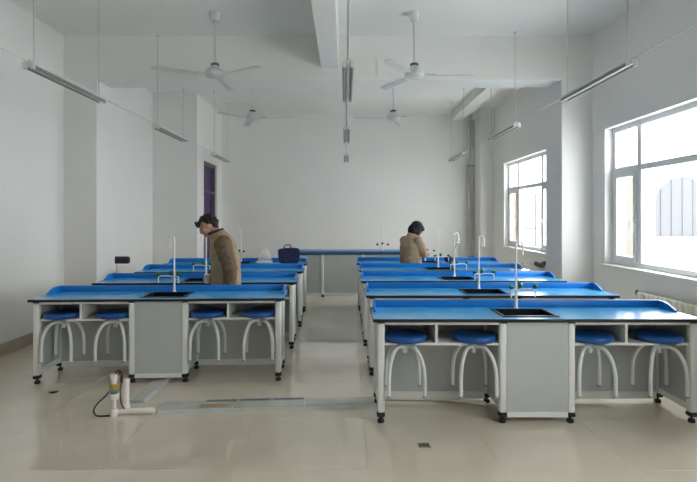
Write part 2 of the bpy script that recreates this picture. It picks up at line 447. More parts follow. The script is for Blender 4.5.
def make_bench(Wd, label, side):
    r = empty('lab_bench', label, 'lab bench')
    h = Wd/2
    cb = 0.235*Wd/2.4
    off = 0.0 if side > 0 else 0.045
    sx0, sx1, sy0, sy1 = off-0.235+(0.02 if side < 0 else 0.004), off+0.175, 0.085, 0.395
    bm = frame_slab(bmesh.new(), (-h, h, 0, DEP), (sx0, sx1, sy0, sy1), TOPZ-SLAB, TOPZ-0.002)
    obj('worktop_edge', bm, black_m, r)
    bm = frame_slab(bmesh.new(), (-h+0.003, h-0.003, 0.003, DEP-0.003), (sx0, sx1, sy0, sy1), TOPZ-0.004, TOPZ)
    obj('worktop', bm, blue_m, r)
    # upstand along the back with tapering end returns
    up = 0.058
    bm = bx(-h+0.02, h-0.02, DEP-0.022, DEP-0.002, TOPZ, TOPZ+up, bev=0.004)
    for s in (-1, 1):
        pts = [(DEP-0.023, TOPZ), (DEP-0.25, TOPZ), (DEP-0.25, TOPZ+0.012), (DEP-0.16, TOPZ+up*0.8), (DEP-0.10, TOPZ+up), (DEP-0.023, TOPZ+up)]
        xa = s*(h-0.02)
        prism(bm, pts, 'x', min(xa, xa-s*0.018), max(xa, xa-s*0.018))
    obj('upstand', bm, blue_up_m, r, smooth=0.6)
    # legs
    lw = 0.055
    ex = h-0.058; mx = 0.250*Wd/2.4
    for x in (-ex, -mx, mx, ex):
        for y in (0.055, DEP-0.06):
            l = obj('leg', bx(x-lw/2, x+lw/2, y-0.03, y+0.03, 0.075, TOPZ-SLAB-0.012, bev=0.016, seg=3), white_m, r, smooth=0.5)
            obj('cap', bx(x-lw/2, x+lw/2, y-0.03, y+0.03, TOPZ-SLAB-0.012, TOPZ-SLAB, bev=0.004, seg=1), rubber_m, l)
            bm = bx(x-lw/2-0.002, x+lw/2+0.002, y-0.032, y+0.032, 0.045, 0.075, bev=0.010)
            lathe(bm, [(0.008, 0.048), (0.008, 0.03), (0.022, 0.026), (0.026, 0.014), (0.024, 0.0), (0, 0)], (x, y, 0), 14)
            obj('foot', bm, rubber_m, l, smooth=0.6)
    # end panels and rails
    for s in (-1, 1):
        obj('end_panel', bx(s*ex-0.010, s*ex+0.010, 0.086, DEP-0.091, 0.135, TOPZ-SLAB, bev=0.002), grey_panel_m, r)
        obj('side_rail', bx(s*ex-0.018, s*ex+0.018, 0.083, DEP-0.088, 0.085, 0.135, bev=0.004), white_m, r)
        obj('cabinet_side', bx(s*mx-0.010, s*mx+0.010, 0.086, DEP-0.091, 0.085, TOPZ-SLAB, bev=0.002), grey_panel_m, r)
    # cabinet front
    cx = mx-lw/2
    obj('cabinet_front', bx(-cx, cx, 0.03, 0.048, 0.085, TOPZ-SLAB, bev=0.002), grey_panel_m, r)
    obj('cabinet_rail', bx(-cx, cx, 0.026, 0.06, 0.045, 0.085, bev=0.003), white_m, r)
    obj('cabinet_back', bx(-cx, cx, DEP-0.075, DEP-0.06, 0.085, TOPZ-SLAB), grey_panel_m, r)
    obj('cabinet_floor', bx(-cx, cx, 0.06, DEP-0.075, 0.07, 0.085), grey_panel_m, r)
    # two knee bays
    for s in (-1, 1):
        a, b = sorted((s*(mx+lw/2), s*(ex-lw/2)))
        obj('top_rail', bx(a, b, 0.036, 0.058, TOPZ-SLAB-0.024, TOPZ-SLAB), white_m, r)
        c = (a+b)/2 - 0.02*s*0
        dv = a+(b-a)*0.455
        st = [a+0.158, b-0.158]
        zs = 0.584
        nw = 0.07
        pts = [(a, 0.045)]
        for q in st: pts += [(q-nw, 0.045), (q-nw, 0.22), (q+nw, 0.22), (q+nw, 0.045)]
        pts += [(b, 0.045), (b, DEP-0.09), (a, DEP-0.09)]
        obj('shelf', prism(bmesh.new(), pts, 'z', zs-0.018, zs), white_m, r)
        obj('divider', bx(dv-0.009, dv+0.009, 0.045, DEP-0.09, zs, TOPZ-SLAB), white_m, r)
        obj('back_panel', bx(a, b, DEP-0.088, DEP-0.073, 0.098, TOPZ-SLAB), grey_panel_m, r)
        obj('rear_rail', bx(a, b, DEP-0.093, DEP-0.068, 0.040, 0.098, bev=0.003), white_m, r)
    # sink
    bm = bmesh.new()
    frame_slab(bm, (sx0-0.008, sx1+0.008, sy0-0.008, sy1+0.008), (sx0+0.014, sx1-0.014, sy0+0.014, sy1-0.014), TOPZ+0.0005, TOPZ+0.007)
    frame_slab(bm, (sx0+0.004, sx1-0.004, sy0+0.004, sy1-0.004), (sx0+0.014, sx1-0.014, sy0+0.014, sy1-0.014), TOPZ-0.22, TOPZ+0.001)
    box(bm, sx0+0.004, sx1-0.004, sy0+0.004, sy1-0.004, TOPZ-0.235, TOPZ-0.22)
    sk = obj('sink', bm, sink_m, r)
    obj('drain', lathe(bmesh.new(), [(0.0, 0), (0.03, 0), (0.03, 0.004), (0.012, 0.006), (0, 0.005)], ((sx0+sx1)/2, (sy0+sy1)/2, TOPZ-0.22), 14), steel_m, sk)
    tap_parts(r, off-0.018, 0.445, side)
    return r
def stool_x(Wd):
    h = Wd/2; ex = h-0.058; mx = 0.250*Wd/2.4; lw = 0.055; out = []
    for s in (-1, 1):
        a, b = sorted((s*(mx+lw/2), s*(ex-lw/2)))
        out += [a+0.158, b-0.158]
    return sorted(out)

RIGHT = [(1.405, 3.73), (1.40, 4.87), (1.385, 5.995), (1.40, 7.185), (1.385, 8.34)]
LEFT = [(-1.70, 4.66), (-1.70, 5.83), (-1.715, 7.03), (-1.745, 8.17)]
RLAB = ['blue-topped lab bench nearest the camera in the right row, stools hung below',
        'blue-topped lab bench second from the camera in the right row',
        'blue-topped lab bench in the middle of the five in the right row',
        'blue-topped lab bench in front of the woman in the tan coat',
        'blue-topped lab bench farthest from the camera in the right row']
LLAB = ['blue-topped lab bench nearest the camera in the left row, stools hung below',
        'blue-topped lab bench just behind the man in the brown jacket',
        'blue-topped lab bench third from the camera in the left row',
        'blue-topped lab bench carrying the navy bag, last in the left row']
b0 = make_bench(2.4, RLAB[0], 1)
protoL = make_bench(2.29, LLAB[0], -1)
for k, (x, y) in enumerate(RIGHT):
    b = b0 if k == 0 else copy_tree(b0)
    place(b, (x, y, 0), 0, RLAB[k], 'lab benches in the right row')
LROT = math.radians(2.5)
for k, (x, y) in enumerate(LEFT):
    b = protoL if k == 0 else copy_tree(protoL)
    place(b, (x, y, 0), LROT, LLAB[k], 'lab benches in the left row')

# ------------------------------------------------------------------ STOOLS hung on the bench shelves
def make_stool():
    r = empty('stool', '', 'stool')
    bm = lathe(bmesh.new(), [(0, 0.0), (0.145, 0.0), (0.158, 0.006), (0.165, 0.020), (0.165, 0.034), (0.158, 0.046), (0.14, 0.052), (0.08, 0.047), (0, 0.045)], n=36)
    obj('seat', bm, seat_m, r, smooth=0.9)
    bm = lathe(bmesh.new(), [(0.055, 0), (0.055, -0.004), (0.02, -0.008), (0.02, -0.09), (0.014, -0.098), (0, -0.098)], n=16)
    obj('hub', bm, leg_m, r, smooth=0.7)
    for k in range(4):
        a = PI/4+k*PI/2
        prof = [(0.012, -0.05), (0.06, -0.042), (0.105, -0.055), (0.145, -0.10), (0.172, -0.165), (0.182, -0.23), (0.184, -0.29), (0.184, -0.385)]
        bm = tube(bmesh.new(), [(q*math.cos(a), q*math.sin(a), z) for q, z in prof], 0.0142, 10, sub=3)
        l = obj('leg', bm, leg_m, r, smooth=0.8)
        obj('leg_tip', lathe(bmesh.new(), [(0.0146, -0.378), (0.0146, -0.392), (0, -0.393)], (0.184*math.cos(a), 0.184*math.sin(a), 0), 10), dark_panel_m, l)
    return r
stool0 = make_stool(); used = False
ORD = ['leftmost', 'second from the left', 'third from the left', 'rightmost']
for row, (bx0, by0), Wd, rz in (('right', RIGHT[0], 2.4, 0), ('left', LEFT[0], 2.29, LROT)):
    for k, sx in enumerate(stool_x(Wd)):
        s = copy_tree(stool0) if used else stool0; used = True
        sof = Matrix.Rotation(rz, 3, 'Z') @ Vector((sx, 0.145, 0))
        lab = 'blue-seated stool hung on the nearest %s-row bench, %s of its four' % (row, ORD[k])
        place(s, (bx0+sof.x, by0+sof.y, 0.5845), rz+random.uniform(-0.05, 0.05), lab, 'stools hung under the nearest %s bench' % row)

# ------------------------------------------------------------------ teacher's bench at the back
tb = empty('demonstration_bench', 'long grey-fronted bench with blue top standing alone near the back wall', 'bench', (-0.05, 9.76, 0))
H = 0.866
obj('worktop', bx(-1.2, 1.2, 0, 0.65, H-0.045, H, bev=0.006), blue_deep_m, tb)
obj('worktop_edge', bx(-1.19, 1.19, 0.012, 0.63, H-0.062, H-0.045), black_m, tb)
for k in range(3):
    obj('front_panel', bx(-1.16+k*0.78+0.02, -1.16+(k+1)*0.78-0.02, 0.04, 0.055, 0.075, H-0.062), grey_panel_m, tb)
for k in range(4):
    x = -1.16+k*0.78
    for y in (0.045, 0.60):
        l = obj('leg', bx(x-0.025, x+0.025, y-0.025, y+0.025, 0.05, H-0.062, bev=0.01), white_m, tb)
        obj('foot', lathe(bmesh.new(), [(0.03, 0.052), (0.012, 0.04), (0.012, 0.03), (0.026, 0.02), (0.026, 0), (0, 0)], (x, y, 0), 12), rubber_m, l)
obj('bottom_rail', bx(-1.13, 1.13, 0.036, 0.062, 0.045, 0.075), white_m, tb)
for s in (-1, 1): obj('side_panel', bx(s*1.16-0.01, s*1.16+0.01, 0.072, 0.573, 0.075, H-0.062), grey_panel_m, tb)
fx, fy = 0.80, 0.45
bm = lathe(bmesh.new(), [(0.03, H), (0.03, H+0.01), (0.014, H+0.03), (0.012, H+0.15)], (fx, fy, 0), 12)
tube(bm, [(fx, fy, H+0.1), (fx, fy, H+0.50), (fx-0.015, fy, H+0.53), (fx-0.04, fy, H+0.54), (fx-0.06, fy, H+0.52), (fx-0.06, fy, H+0.46)], 0.007, 8, sub=3)
tube(bm, [(fx-0.10, fy, H+0.09), (fx+0.10, fy, H+0.09)], 0.008, 8)
tp = obj('tap', bm, tapwhite_m, tb, smooth=0.8)
for dx, m in ((-0.11, dgreen_m), (-0.01, dgreen_m), (0.10, red_m)):
    obj('handwheel', lathe(bmesh.new(), [(0, -0.02), (0.02, -0.018), (0.024, 0), (0.018, 0.02), (0, 0.024)], (fx+dx, fy-0.02, H+0.11+(0.02 if dx == -0.01 else 0)), 12), m, tp, smooth=0.8)

# slim wash stand behind the last right bench
wsn = empty('wash_stand', 'small wash stand with grey gooseneck tap behind the last right-row bench', 'wash stand', (2.26, 9.9, 0))
obj('cabinet', bx(-0.2, 0.2, 0, 0.4, 0.0, 0.66, bev=0.01), white_m, wsn)
bm = frame_slab(bmesh.new(), (-0.22, 0.22, -0.01, 0.42), (-0.17, 0.17, 0.04, 0.33), 0.66, 0.72); box(bm, -0.17, 0.17, 0.04, 0.33, 0.661, 0.668)
obj('basin', bm, tapwhite_m, wsn)
bm = tube(bmesh.new(), [(0.02, 0.37, 0.72), (0.02, 0.37, 0.97), (0.01, 0.36, 1.0), (-0.03, 0.35, 1.01), (-0.06, 0.34, 0.99), (-0.065, 0.34, 0.9)], 0.011, 8, sub=3)
obj('tap', bm, steel_m, wsn, smooth=0.8)

# ------------------------------------------------------------------ HANGING LAMPS
LZ = 2.70
def make_lamp(L=1.25):
    r = empty('hanging_lamp', '', 'lamp')
    # body: centre channel with sloping reflector wings, running along y
    pts = [(-0.050, 0.008), (-0.048, 0.004), (-0.013, 0.018), (-0.012, -0.010), (0.012, -0.010), (0.013, 0.018), (0.048, 0.004), (0.050, 0.008), (0.018, 0.042), (-0.018, 0.042)]
    obj('housing', prism(bmesh.new(), pts, 'y', -L/2, L/2), lamp_m, r)
    for s in (-1, 1):
        t = obj('fluorescent_tube', tube(bmesh.new(), [(s*0.034, -L/2+0.03, -0.008), (s*0.034, L/2-0.03, -0.008)], 0.013, 12), tube_m, r, smooth=0.8)
        for e in (-1, 1):
            obj('lamp_holder', bx(s*0.031-0.014, s*0.031+0.014, e*(L/2-0.016)-0.014, e*(L/2-0.016)+0.014, -0.026, 0.02, bev=0.003), lamp_m, t)
    for e in (-1, 1):
        y = e*(L/2-0.08)
        bm = tube(bmesh.new(), [(0, y, 0.04), (0, y, ZC-LZ-0.001)], 0.0048, 8)
        lathe(bm, [(0.016, ZC-LZ-0.02), (0.016, ZC-LZ-0.001), (0, ZC-LZ-0.001)], (0, y, 0), 12)
        obj('rod', bm, rod_m, r, smooth=0.8)
    return r
lamp0 = make_lamp(); first = True
rows = [('left', -2.49, [4.04, 6.76, 9.73], 'left'), ('centre', 0.025, [4.0, 6.86, 9.73], 'centre'), ('right', 2.22, [3.97, 6.64, 9.55], 'right')]
ordl = ['nearest', 'middle', 'farthest']
for nm, x, ds, side in rows:
    for k, d in enumerate(ds):
        l = lamp0 if first else copy_tree(lamp0); first = False
        lab = '%s twin-tube lamp on rods in the %s of the three ceiling rows' % (ordl[k], {'left': 'left-hand', 'centre': 'central', 'right': 'right-hand'}[nm])
        place(l, (x, d+0.625, LZ), 0, lab, 'hanging lamps in the %s row' % nm)
    for k, (p, q) in enumerate(((-1.6, ds[0]), (ds[0]+1.25, ds[1]), (ds[1]+1.25, ds[2]))):
        o = obj('lamp_conduit', tube(bmesh.new(), [(x, p+0.004, LZ+0.03), (x, q-0.004, LZ+0.03)], 0.0055, 8), cond_m, None, smooth=0.8)
        where = ['reaching forward from the nearest', 'between the nearest and middle', 'between the middle and farthest'][k]
        tag(o, 'thin pale lamp conduit %s %s lamps' % (where, {'left': 'left-hand', 'centre': 'central', 'right': 'right-hand'}[nm]), 'conduit', 'lamp conduits')

# ------------------------------------------------------------------ CEILING FANS
def make_fan():
    r = empty('ceiling_fan', '', 'fan')
    zc = ZC-3.2          # ceiling height above hub
    obj('canopy', lathe(bmesh.new(), [(0.0, zc), (0.065, zc), (0.062, zc-0.02), (0.045, zc-0.10), (0.02, zc-0.105), (0, zc-0.105)], n=20), fan_m, r, smooth=0.7)
    obj('rod', tube(bmesh.new(), [(0, 0, 0.05), (0, 0, zc-0.1)], 0.012, 10), fan_m, r, smooth=0.8)
    m = obj('motor', lathe(bmesh.new(), [(0.0, 0.10), (0.045, 0.10), (0.06, 0.065), (0.10, 0.05), (0.118, 0.02), (0.118, -0.015), (0.09, -0.036), (0.05, -0.044), (0, -0.045)], n=28), fan_m, r, smooth=0.7)
    obj('collar', lathe(bmesh.new(), [(0.05, 0.10), (0.05, 0.125), (0.02, 0.14), (0, 0.14)], n=20), fan_dark_m, m, smooth=0.7)
    for k in range(3):
        bm = bmesh.new()
        # twisted blade with bracket along +x
        n = 10; top = []; bot = []
        for i in range(n+1):
            t = i/n; x = 0.19+0.52*t
            w = 0.042+0.012*t if t < 0.9 else (0.0528-0.022*(t-0.9)/0.1)
            tw = math.radians(12-4*t)
            for lst, dz in ((top, 0.003), (bot, -0.003)):
                lst.append([bm.verts.new((x, s*w*math.cos(tw), s*w*math.sin(tw)+dz-0.012)) for s in (-1, 0, 1)])
        for i in range(n):
            for j in range(2):
                bm.faces.new((top[i][j], top[i+1][j], top[i+1][j+1], top[i][j+1]))
                bm.faces.new((bot[i][j], bot[i][j+1], bot[i+1][j+1], bot[i+1][j]))
            bm.faces.new((top[i][0], bot[i][0], bot[i+1][0], top[i+1][0])); bm.faces.new((top[i][2], top[i+1][2], bot[i+1][2], bot[i][2]))
        for e in (0, n):
            for j in range(2): bm.faces.new((top[e][j], top[e][j+1], bot[e][j+1], bot[e][j]))
        box(bm, 0.10, 0.26, -0.02, 0.02, -0.004, 0.004)
        b = obj('blade', bm, fan_m, r)
        b.rotation_euler = (0, 0, k*2*PI/3)
    return r
fan0 = make_fan()
for k, (x, y, ang, lab) in enumerate((
        (-1.54, 6.1, -153, 'white three-blade ceiling fan in front of the cross beam, left of the two'),
        (0.82, 6.1, -122, 'white three-blade ceiling fan in front of the cross beam, right of the two'),
        (-1.57, 8.75, -130, 'white three-blade ceiling fan beyond the cross beam, left of the two'),
        (0.82, 8.75, -164, 'white three-blade ceiling fan beyond the cross beam, right of the two'))):
    f = fan0 if k == 0 else copy_tree(fan0)
    place(f, (x, y, 3.2), math.radians(ang), lab, 'ceiling fans')

# ------------------------------------------------------------------ RADIATORS, PIPE
def radiator(label, ya, yb, zt):
    r = empty('radiator', label, 'radiator', (XR, ya, 0), 0, 'radiators under the windows')
    L = yb-ya; n = int(L/0.075)
    obj('top_header', tube(bmesh.new(), [(-0.09, 0.0, zt-0.025), (-0.09, L, zt-0.025)], 0.022, 12), rad_m, r, smooth=0.8)
    obj('bottom_header', tube(bmesh.new(), [(-0.09, 0.0, 0.14), (-0.09, L, 0.14)], 0.022, 12), rad_m, r, smooth=0.8)
    me = None
    for k in range(n):
        if me is None:
            bm = bx(-0.125, -0.055, 0, 0.058, 0.12, zt, bev=0.018, seg=3); o = obj('column', bm, rad_m, r, smooth=0.6); me = o.data
        else:
            o = bpy.data.objects.new('column', me); COL.objects.link(o); o.parent = r
        o.location.y = 0.01+k*L/n
    for y in (0.1, L-0.1):
        obj('wall_bracket', bx(-0.06, 0.0, y-0.012, y+0.012, 0.3, 0.34), rad_m, r)
        obj('floor_stand', bx(-0.11, -0.07, y-0.01, y+0.01, 0.0, 0.13), rad_m, r)
    bm = tube(bmesh.new(), [(-0.09, L, zt-0.025), (-0.09, L+0.07, zt-0.025), (-0.06, L+0.09, zt-0.06), (-0.05, L+0.09, zt-0.2), (-0.05, L+0.09, 0.0)], 0.011, 8, sub=3)
    obj('feed_pipe', bm, rad_m, r, smooth=0.8)
    obj('valve', lathe(bmesh.new(), [(0.018, 0), (0.02, 0.02), (0.012, 0.05), (0, 0.05)], (-0.09, L+0.05, zt-0.04), 10), dark_panel_m, r)
    return r
radiator('cream column radiator under the nearer window, beside the front right bench', 4.0, 5.62, 0.70)
radiator('cream column radiator under the farther window beyond the pillar', 7.55, 9.25, 0.68)
# crumpled cloth on it
bm = bmesh.new()
for k in range(9): ball(bm, (random.uniform(-0.04, 0.04), random.uniform(-0.09, 0.09), random.uniform(0.03, 0.075)), random.uniform(0.03, 0.045))
ball(bm, (0, 0, 0.03), (0.07, 0.12, 0.035))
o = fuse('cloth_bundle', bm, 0.008, cloth_m, None, 3, (0.012, 18)); o.location = (3.2, 8.45, 0.697)
tag(o, 'crumpled grey-brown cloth bundle on the radiator under the farther window', 'cloth')
# vertical pipes in the back right corner
for k, (x, lab) in enumerate(((2.88, 'pale riser pipe in back right corner, the one farther from the pillar'), (2.965, 'pale riser pipe in back right corner, the one touching the pillar'))):
    r = empty('riser_pipe', lab, 'pipe', (x, 11.93, 0), 0, 'riser pipes in the back corner')
    obj('pipe', lathe(bmesh.new(), [(0.028, 0.0), (0.028, 3.75)], n=14), cond_m, r, smooth=0.8)
    for z in (0.6, 1.62, 2.7):
        b = obj('clamp', lathe(bmesh.new(), [(0.034, z), (0.034, z+0.03)], n=14), steel_m, r, smooth=0.7)
        obj('clamp_arm', bx(-0.008, 0.008, 0.02, 0.13, z+0.005, z+0.025), steel_m, b)

# ------------------------------------------------------------------ CHAIR behind the left pillar
ch = empty('padded_chair', 'dark plum padded chair half hidden behind the left wall pillar', 'chair', (-3.45, 7.95, 0))
obj('backrest', bx(-0.21, 0.225, -0.26, -0.19, 0.815, 0.925, bev=0.034, seg=4), plum_m, ch, smooth=0.8)
obj('seat', bx(-0.21, 0.21, -0.2, 0.22, 0.42, 0.48, bev=0.025, seg=3), plum_m, ch, smooth=0.8)
for s in (-1, 1):
    obj('leg', tube(bmesh.new(), [(s*0.10-0.07, -0.225, 0.83), (s*0.10-0.07, -0.21, 0.45), (s*0.12-0.07, -0.23, 0.0)], 0.008, 8), white_m, ch, smooth=0.8)
    obj('leg', tube(bmesh.new(), [(s*0.18, 0.18, 0.43), (s*0.19, 0.2, 0.0)], 0.011, 8), white_m, ch, smooth=0.8)

# ------------------------------------------------------------------ THINGS ON THE LAST LEFT BENCH
ctop = TOPZ
bagl = empty('tote_bag', 'navy blue woven tote bag with loop handles on the last left-row bench', 'bag', (-0.905, 8.36, ctop+0.001), 0.06)
bm = bmesh.new()
pts = [(-0.155, 0.0), (0.155, 0.0), (0.175, 0.13), (0.165, 0.235), (0.06, 0.25), (-0.06, 0.245), (-0.185, 0.225), (-0.175, 0.10)]
prism(bm, pts, 'y', -0.065, 0.065)
bmesh.ops.bevel(bm, geom=list(bm.edges), offset=0.018, segments=3, affect='EDGES')
for v in bm.verts: v.co.y *= 1-0.5*max(0, v.co.z)/0.25
obj('body', bm, bag_m, bagl, smooth=0.8)
for y in (-0.03, 0.03):
    obj('handle', tube(bmesh.new(), [(-0.085, y, 0.235), (-0.075, y, 0.28), (-0.03, y, 0.295), (0.015, y, 0.285), (0.03, y, 0.235)], 0.008, 8, sub=4), black_m, bagl, smooth=0.8)
# clear plastic bag: white base card with thin film drawn up to a knot
film = bpy.data.materials.new('thin_film'); film.use_nodes = True
nt = film.node_tree; pr = nt.nodes['Principled BSDF']; pr.inputs['Base Color'].default_value = (0.9, 0.9, 0.88, 1); pr.inputs['Roughness'].default_value = 0.15
tr = nt.nodes.new('ShaderNodeBsdfTransparent'); mx_ = nt.nodes.new('ShaderNodeMixShader')
nz = nt.nodes.new('ShaderNodeTexNoise'); nz.inputs['Scale'].default_value = 14
mr = nt.nodes.new('ShaderNodeMapRange'); mr.inputs['To Min'].default_value = 0.15; mr.inputs['To Max'].default_value = 0.6
nt.links.new(nz.outputs['Fac'], mr.inputs['Value']); nt.links.new(mr.outputs[0], mx_.inputs['Fac'])
nt.links.new(tr.outputs[0], mx_.inputs[1]); nt.links.new(pr.outputs[0], mx_.inputs[2]); nt.links.new(mx_.outputs[0], nt.nodes['Material Output'].inputs['Surface'])
pb = empty('plastic_bag', 'clear plastic bag on a white tray on the last left-row bench', 'bag', (-1.31, 8.40, ctop+0.001))
obj('tray', bx(-0.125, 0.125, -0.06, 0.06, 0, 0.035, bev=0.01), white_m, pb, smooth=0.6)
bm = lathe(bmesh.new(), [(0.10, 0.036), (0.115, 0.07), (0.10, 0.12), (0.065, 0.17), (0.03, 0.21), (0.012, 0.235), (0.02, 0.26), (0.012, 0.275)], n=28)
for v in bm.verts:
    k = 1+0.16*noise.noise(v.co*22); v.co.x = v.co.x*k+0.02*(v.co.z/0.27); v.co.y *= k*0.55
obj('film', bm, film, pb, smooth=1.2)
# dark pouch on the farthest right bench
pc = empty('pouch', 'small dark blue pouch on the farthest right bench beside the woman', 'pouch', (1.40, 8.50, TOPZ+0.0075))
bm = bmesh.new(); ball(bm, (0, 0, 0.05), (0.075, 0.04, 0.05), sub=3)
for v in bm.verts:
    v.co.z = max(0.0, v.co.z); v.co += v.co.normalized()*0.008*noise.noise(v.co*30)
obj('body', bm, bag_m, pc, smooth=1.2)
obj('zip', tube(bmesh.new(), [(-0.06, -0.018, 0.088), (0, -0.02, 0.103), (0.06, -0.018, 0.088)], 0.005, 6, sub=3), black_m, pc, smooth=0.8)
pc.location = (1.70, 8.46, TOPZ+0.001)

# ------------------------------------------------------------------ FLOOR SERVICES
# flat raceway running across the floor
def raceway(name, label, p, q, w, h, plates, g):
    p = Vector(p); q = Vector(q); L = (q-p).length; a = math.atan2(q.y-p.y, q.x-p.x)
    r = empty(name, label, 'raceway', (p.x, p.y, 0), a, g)
    bm = bmesh.new(); prism(bm, [(-w/2, 0), (w/2, 0), (w/2-0.02, h), (-w/2+0.02, h)], 'x', 0, L)
    obj('channel', bm, race_side_m, r)
    for k in range(plates):
        x0, x1 = L*k/plates+0.004, L*(k+1)/plates-0.004
        obj('cover_plate', bx(x0, x1, -w/2+0.03, w/2-0.03, h, h+0.004, bev=0.001, seg=1), race_m, r)
    return r
rc = raceway('floor_raceway', 'wide flat metal raceway lying across the aisle floor between bench rows', (-1.44, 4.05), (0.235, 4.17), 0.23, 0.022, 3, 'floor raceways')
for k in range(3):
    obj('edge_strip', bx(0.33+k*0.27, 0.57+k*0.27, 0.060, 0.100, 0.020, 0.0275), drain_slate_m, rc)
obj('rust_streak', bx(0.30, 0.52, -0.07, 0.0, 0.026, 0.0275), stain_m, rc)
raceway('floor_raceway', 'flat metal raceway running back beneath the nearest left bench', (-1.69, 4.17), (-1.69, 5.10), 0.16, 0.022, 2, 'floor raceways')
# plumbing stub with valve, cap and power lead
ps = empty('pipe_stub', 'white plastic pipe stub with capped riser standing on the floor, left of raceway', 'pipe', (-1.70, 3.99, 0))
bm = tube(bmesh.new(), [(0, 0, 0.028), (0, 0, 0.235)], 0.027, 16)
lathe(bm, [(0.036, 0.0), (0.036, 0.06), (0.030, 0.065)], n=16)
obj('riser', bm, pvc_m, ps, smooth=0.8)
obj('cap', lathe(bmesh.new(), [(0.030, 0.22), (0.030, 0.246), (0.024, 0.254), (0, 0.254)], n=16), pvc_m, ps, smooth=0.7)
bm = tube(bmesh.new(), [(-0.048, -0.09, 0.022), (-0.01, -0.06, 0.022), (0.06, -0.05, 0.022), (0.24, -0.045, 0.022)], 0.021, 12)
obj('floor_pipe', bm, pvc_m, ps, smooth=0.8)
obj('socket', tube(bmesh.new(), [(0.17, -0.047, 0.024), (0.235, -0.045, 0.024)], 0.024, 12), pvc_m, ps, smooth=0.8)
vx, vy = -0.048, -0.09
bm = tube(bmesh.new(), [(vx, vy, 0.0), (vx, vy, 0.13)], 0.015, 12)
lathe(bm, [(0.026, 0.0), (0.026, 0.05), (0.019, 0.055)], (vx, vy, 0), 14)
obj('valve_riser', bm, pvc_m, ps, smooth=0.8)
bm = lathe(bmesh.new(), [(0.02, 0.12), (0.036, 0.135), (0.04, 0.165), (0.034, 0.19), (0.024, 0.2)], (vx, vy, 0), 16)
vb = obj('valve_body', bm, pvc_m, ps, smooth=0.7)
bm = ball(bmesh.new(), (vx+0.005, vy-0.012, 0.188), (0.036, 0.03, 0.022)); obj('valve_lever', bm, bluev_m, vb, smooth=1)
obj('tape_band', lathe(bmesh.new(), [(0.024, 0.2), (0.031, 0.205), (0.032, 0.235), (0.022, 0.245)], (vx, vy, 0), 14), yellow_m, ps, smooth=0.7)
obj('top_socket', lathe(bmesh.new(), [(0.018, 0.24), (0.02, 0.262), (0.029, 0.30), (0.030, 0.32), (0.022, 0.322), (0, 0.315)], (vx, vy, 0), 14), pvc_m, ps, smooth=0.7)
bm = tube(bmesh.new(), [(vx+0.02, vy, 0.30), (vx+0.05, vy, 0.33), (vx+0.065, vy, 0.28), (vx+0.05, vy-0.01, 0.2), (vx+0.055, vy, 0.10), (vx+0.07, vy+0.02, 0.045)], 0.005, 8, sub=5)
obj('supply_wire', bm, wire_m, ps, smooth=0.8)
bm = tube(bmesh.new(), [(vx+0.01, vy, 0.31), (vx+0.03, vy-0.01, 0.345), (vx+0.055, vy, 0.33), (vx+0.04, vy+0.02, 0.25)], 0.006, 8, sub=5)
obj('supply_wire', bm, cable_m, ps, smooth=0.8)
bm = tube(bmesh.new(), [(vx-0.03, vy-0.01, 0.19), (vx-0.065, vy-0.01, 0.15), (vx-0.12, vy, 0.10), (vx-0.155, vy, 0.045), (vx-0.13, vy-0.01, 0.008), (vx-0.07, vy-0.015, 0.007), (vx-0.03, vy-0.01, 0.008)], 0.006, 8, sub=6)
obj('power_lead', bm, cable_m, ps, smooth=0.8)
# long pipe lying under the nearest right bench
o = obj('water_pipe', tube(bmesh.new(), [(0.25, 4.24, 0.02), (0.75, 4.22, 0.02), (1.12, 4.10, 0.02)], 0.018, 12, sub=6), pvc_m, None, smooth=0.8)
tag(o, 'long white plastic pipe lying on the floor under the nearest right bench', 'pipe')
# floor scrap
bm = bmesh.new(); n = 14
V0 = []
for k in range(n):
    a = 2*PI*k/n; rr = 0.75+0.35*noise.noise((k*0.9, 0, 3))
    V0.append((0.048*rr*math.cos(a), 0.028*rr*math.sin(a)))
prism(bm, V0, 'z', 0.0, 0.006)
for v in bm.verts: v.co.z += 0.012*abs(v.co.x/0.05)**2+0.001
o = obj('scrap', bm, debris_m); o.location = (-2.50, 4.42, 0.0); o.rotation_euler = (0, 0, 0.35)
tag(o, 'dark curled scrap lying on the bare floor at the left', 'scrap')
# drain cover
dr = empty('floor_drain', 'small square dark floor drain in front of the nearest right bench', 'drain', (0.52, 3.395, 0.0)); dr.scale = (0.7, 0.6, 1)
obj('plate', frame_slab(bmesh.new(), (-0.055, 0.055, -0.055, 0.055), (-0.042, 0.042, -0.042, 0.042), 0.0005, 0.004), drain_m, dr)
obj('well', bx(-0.043, 0.043, -0.043, 0.043, 0.0003, 0.001), drain_d_m, dr)
for k in range(5):
    obj('grate_bar', bx(-0.036+k*0.018-0.004, -0.036+k*0.018+0.004, -0.043, 0.043, 0.001, 0.0035), drain_m if k % 2 else drain_d_m, dr)

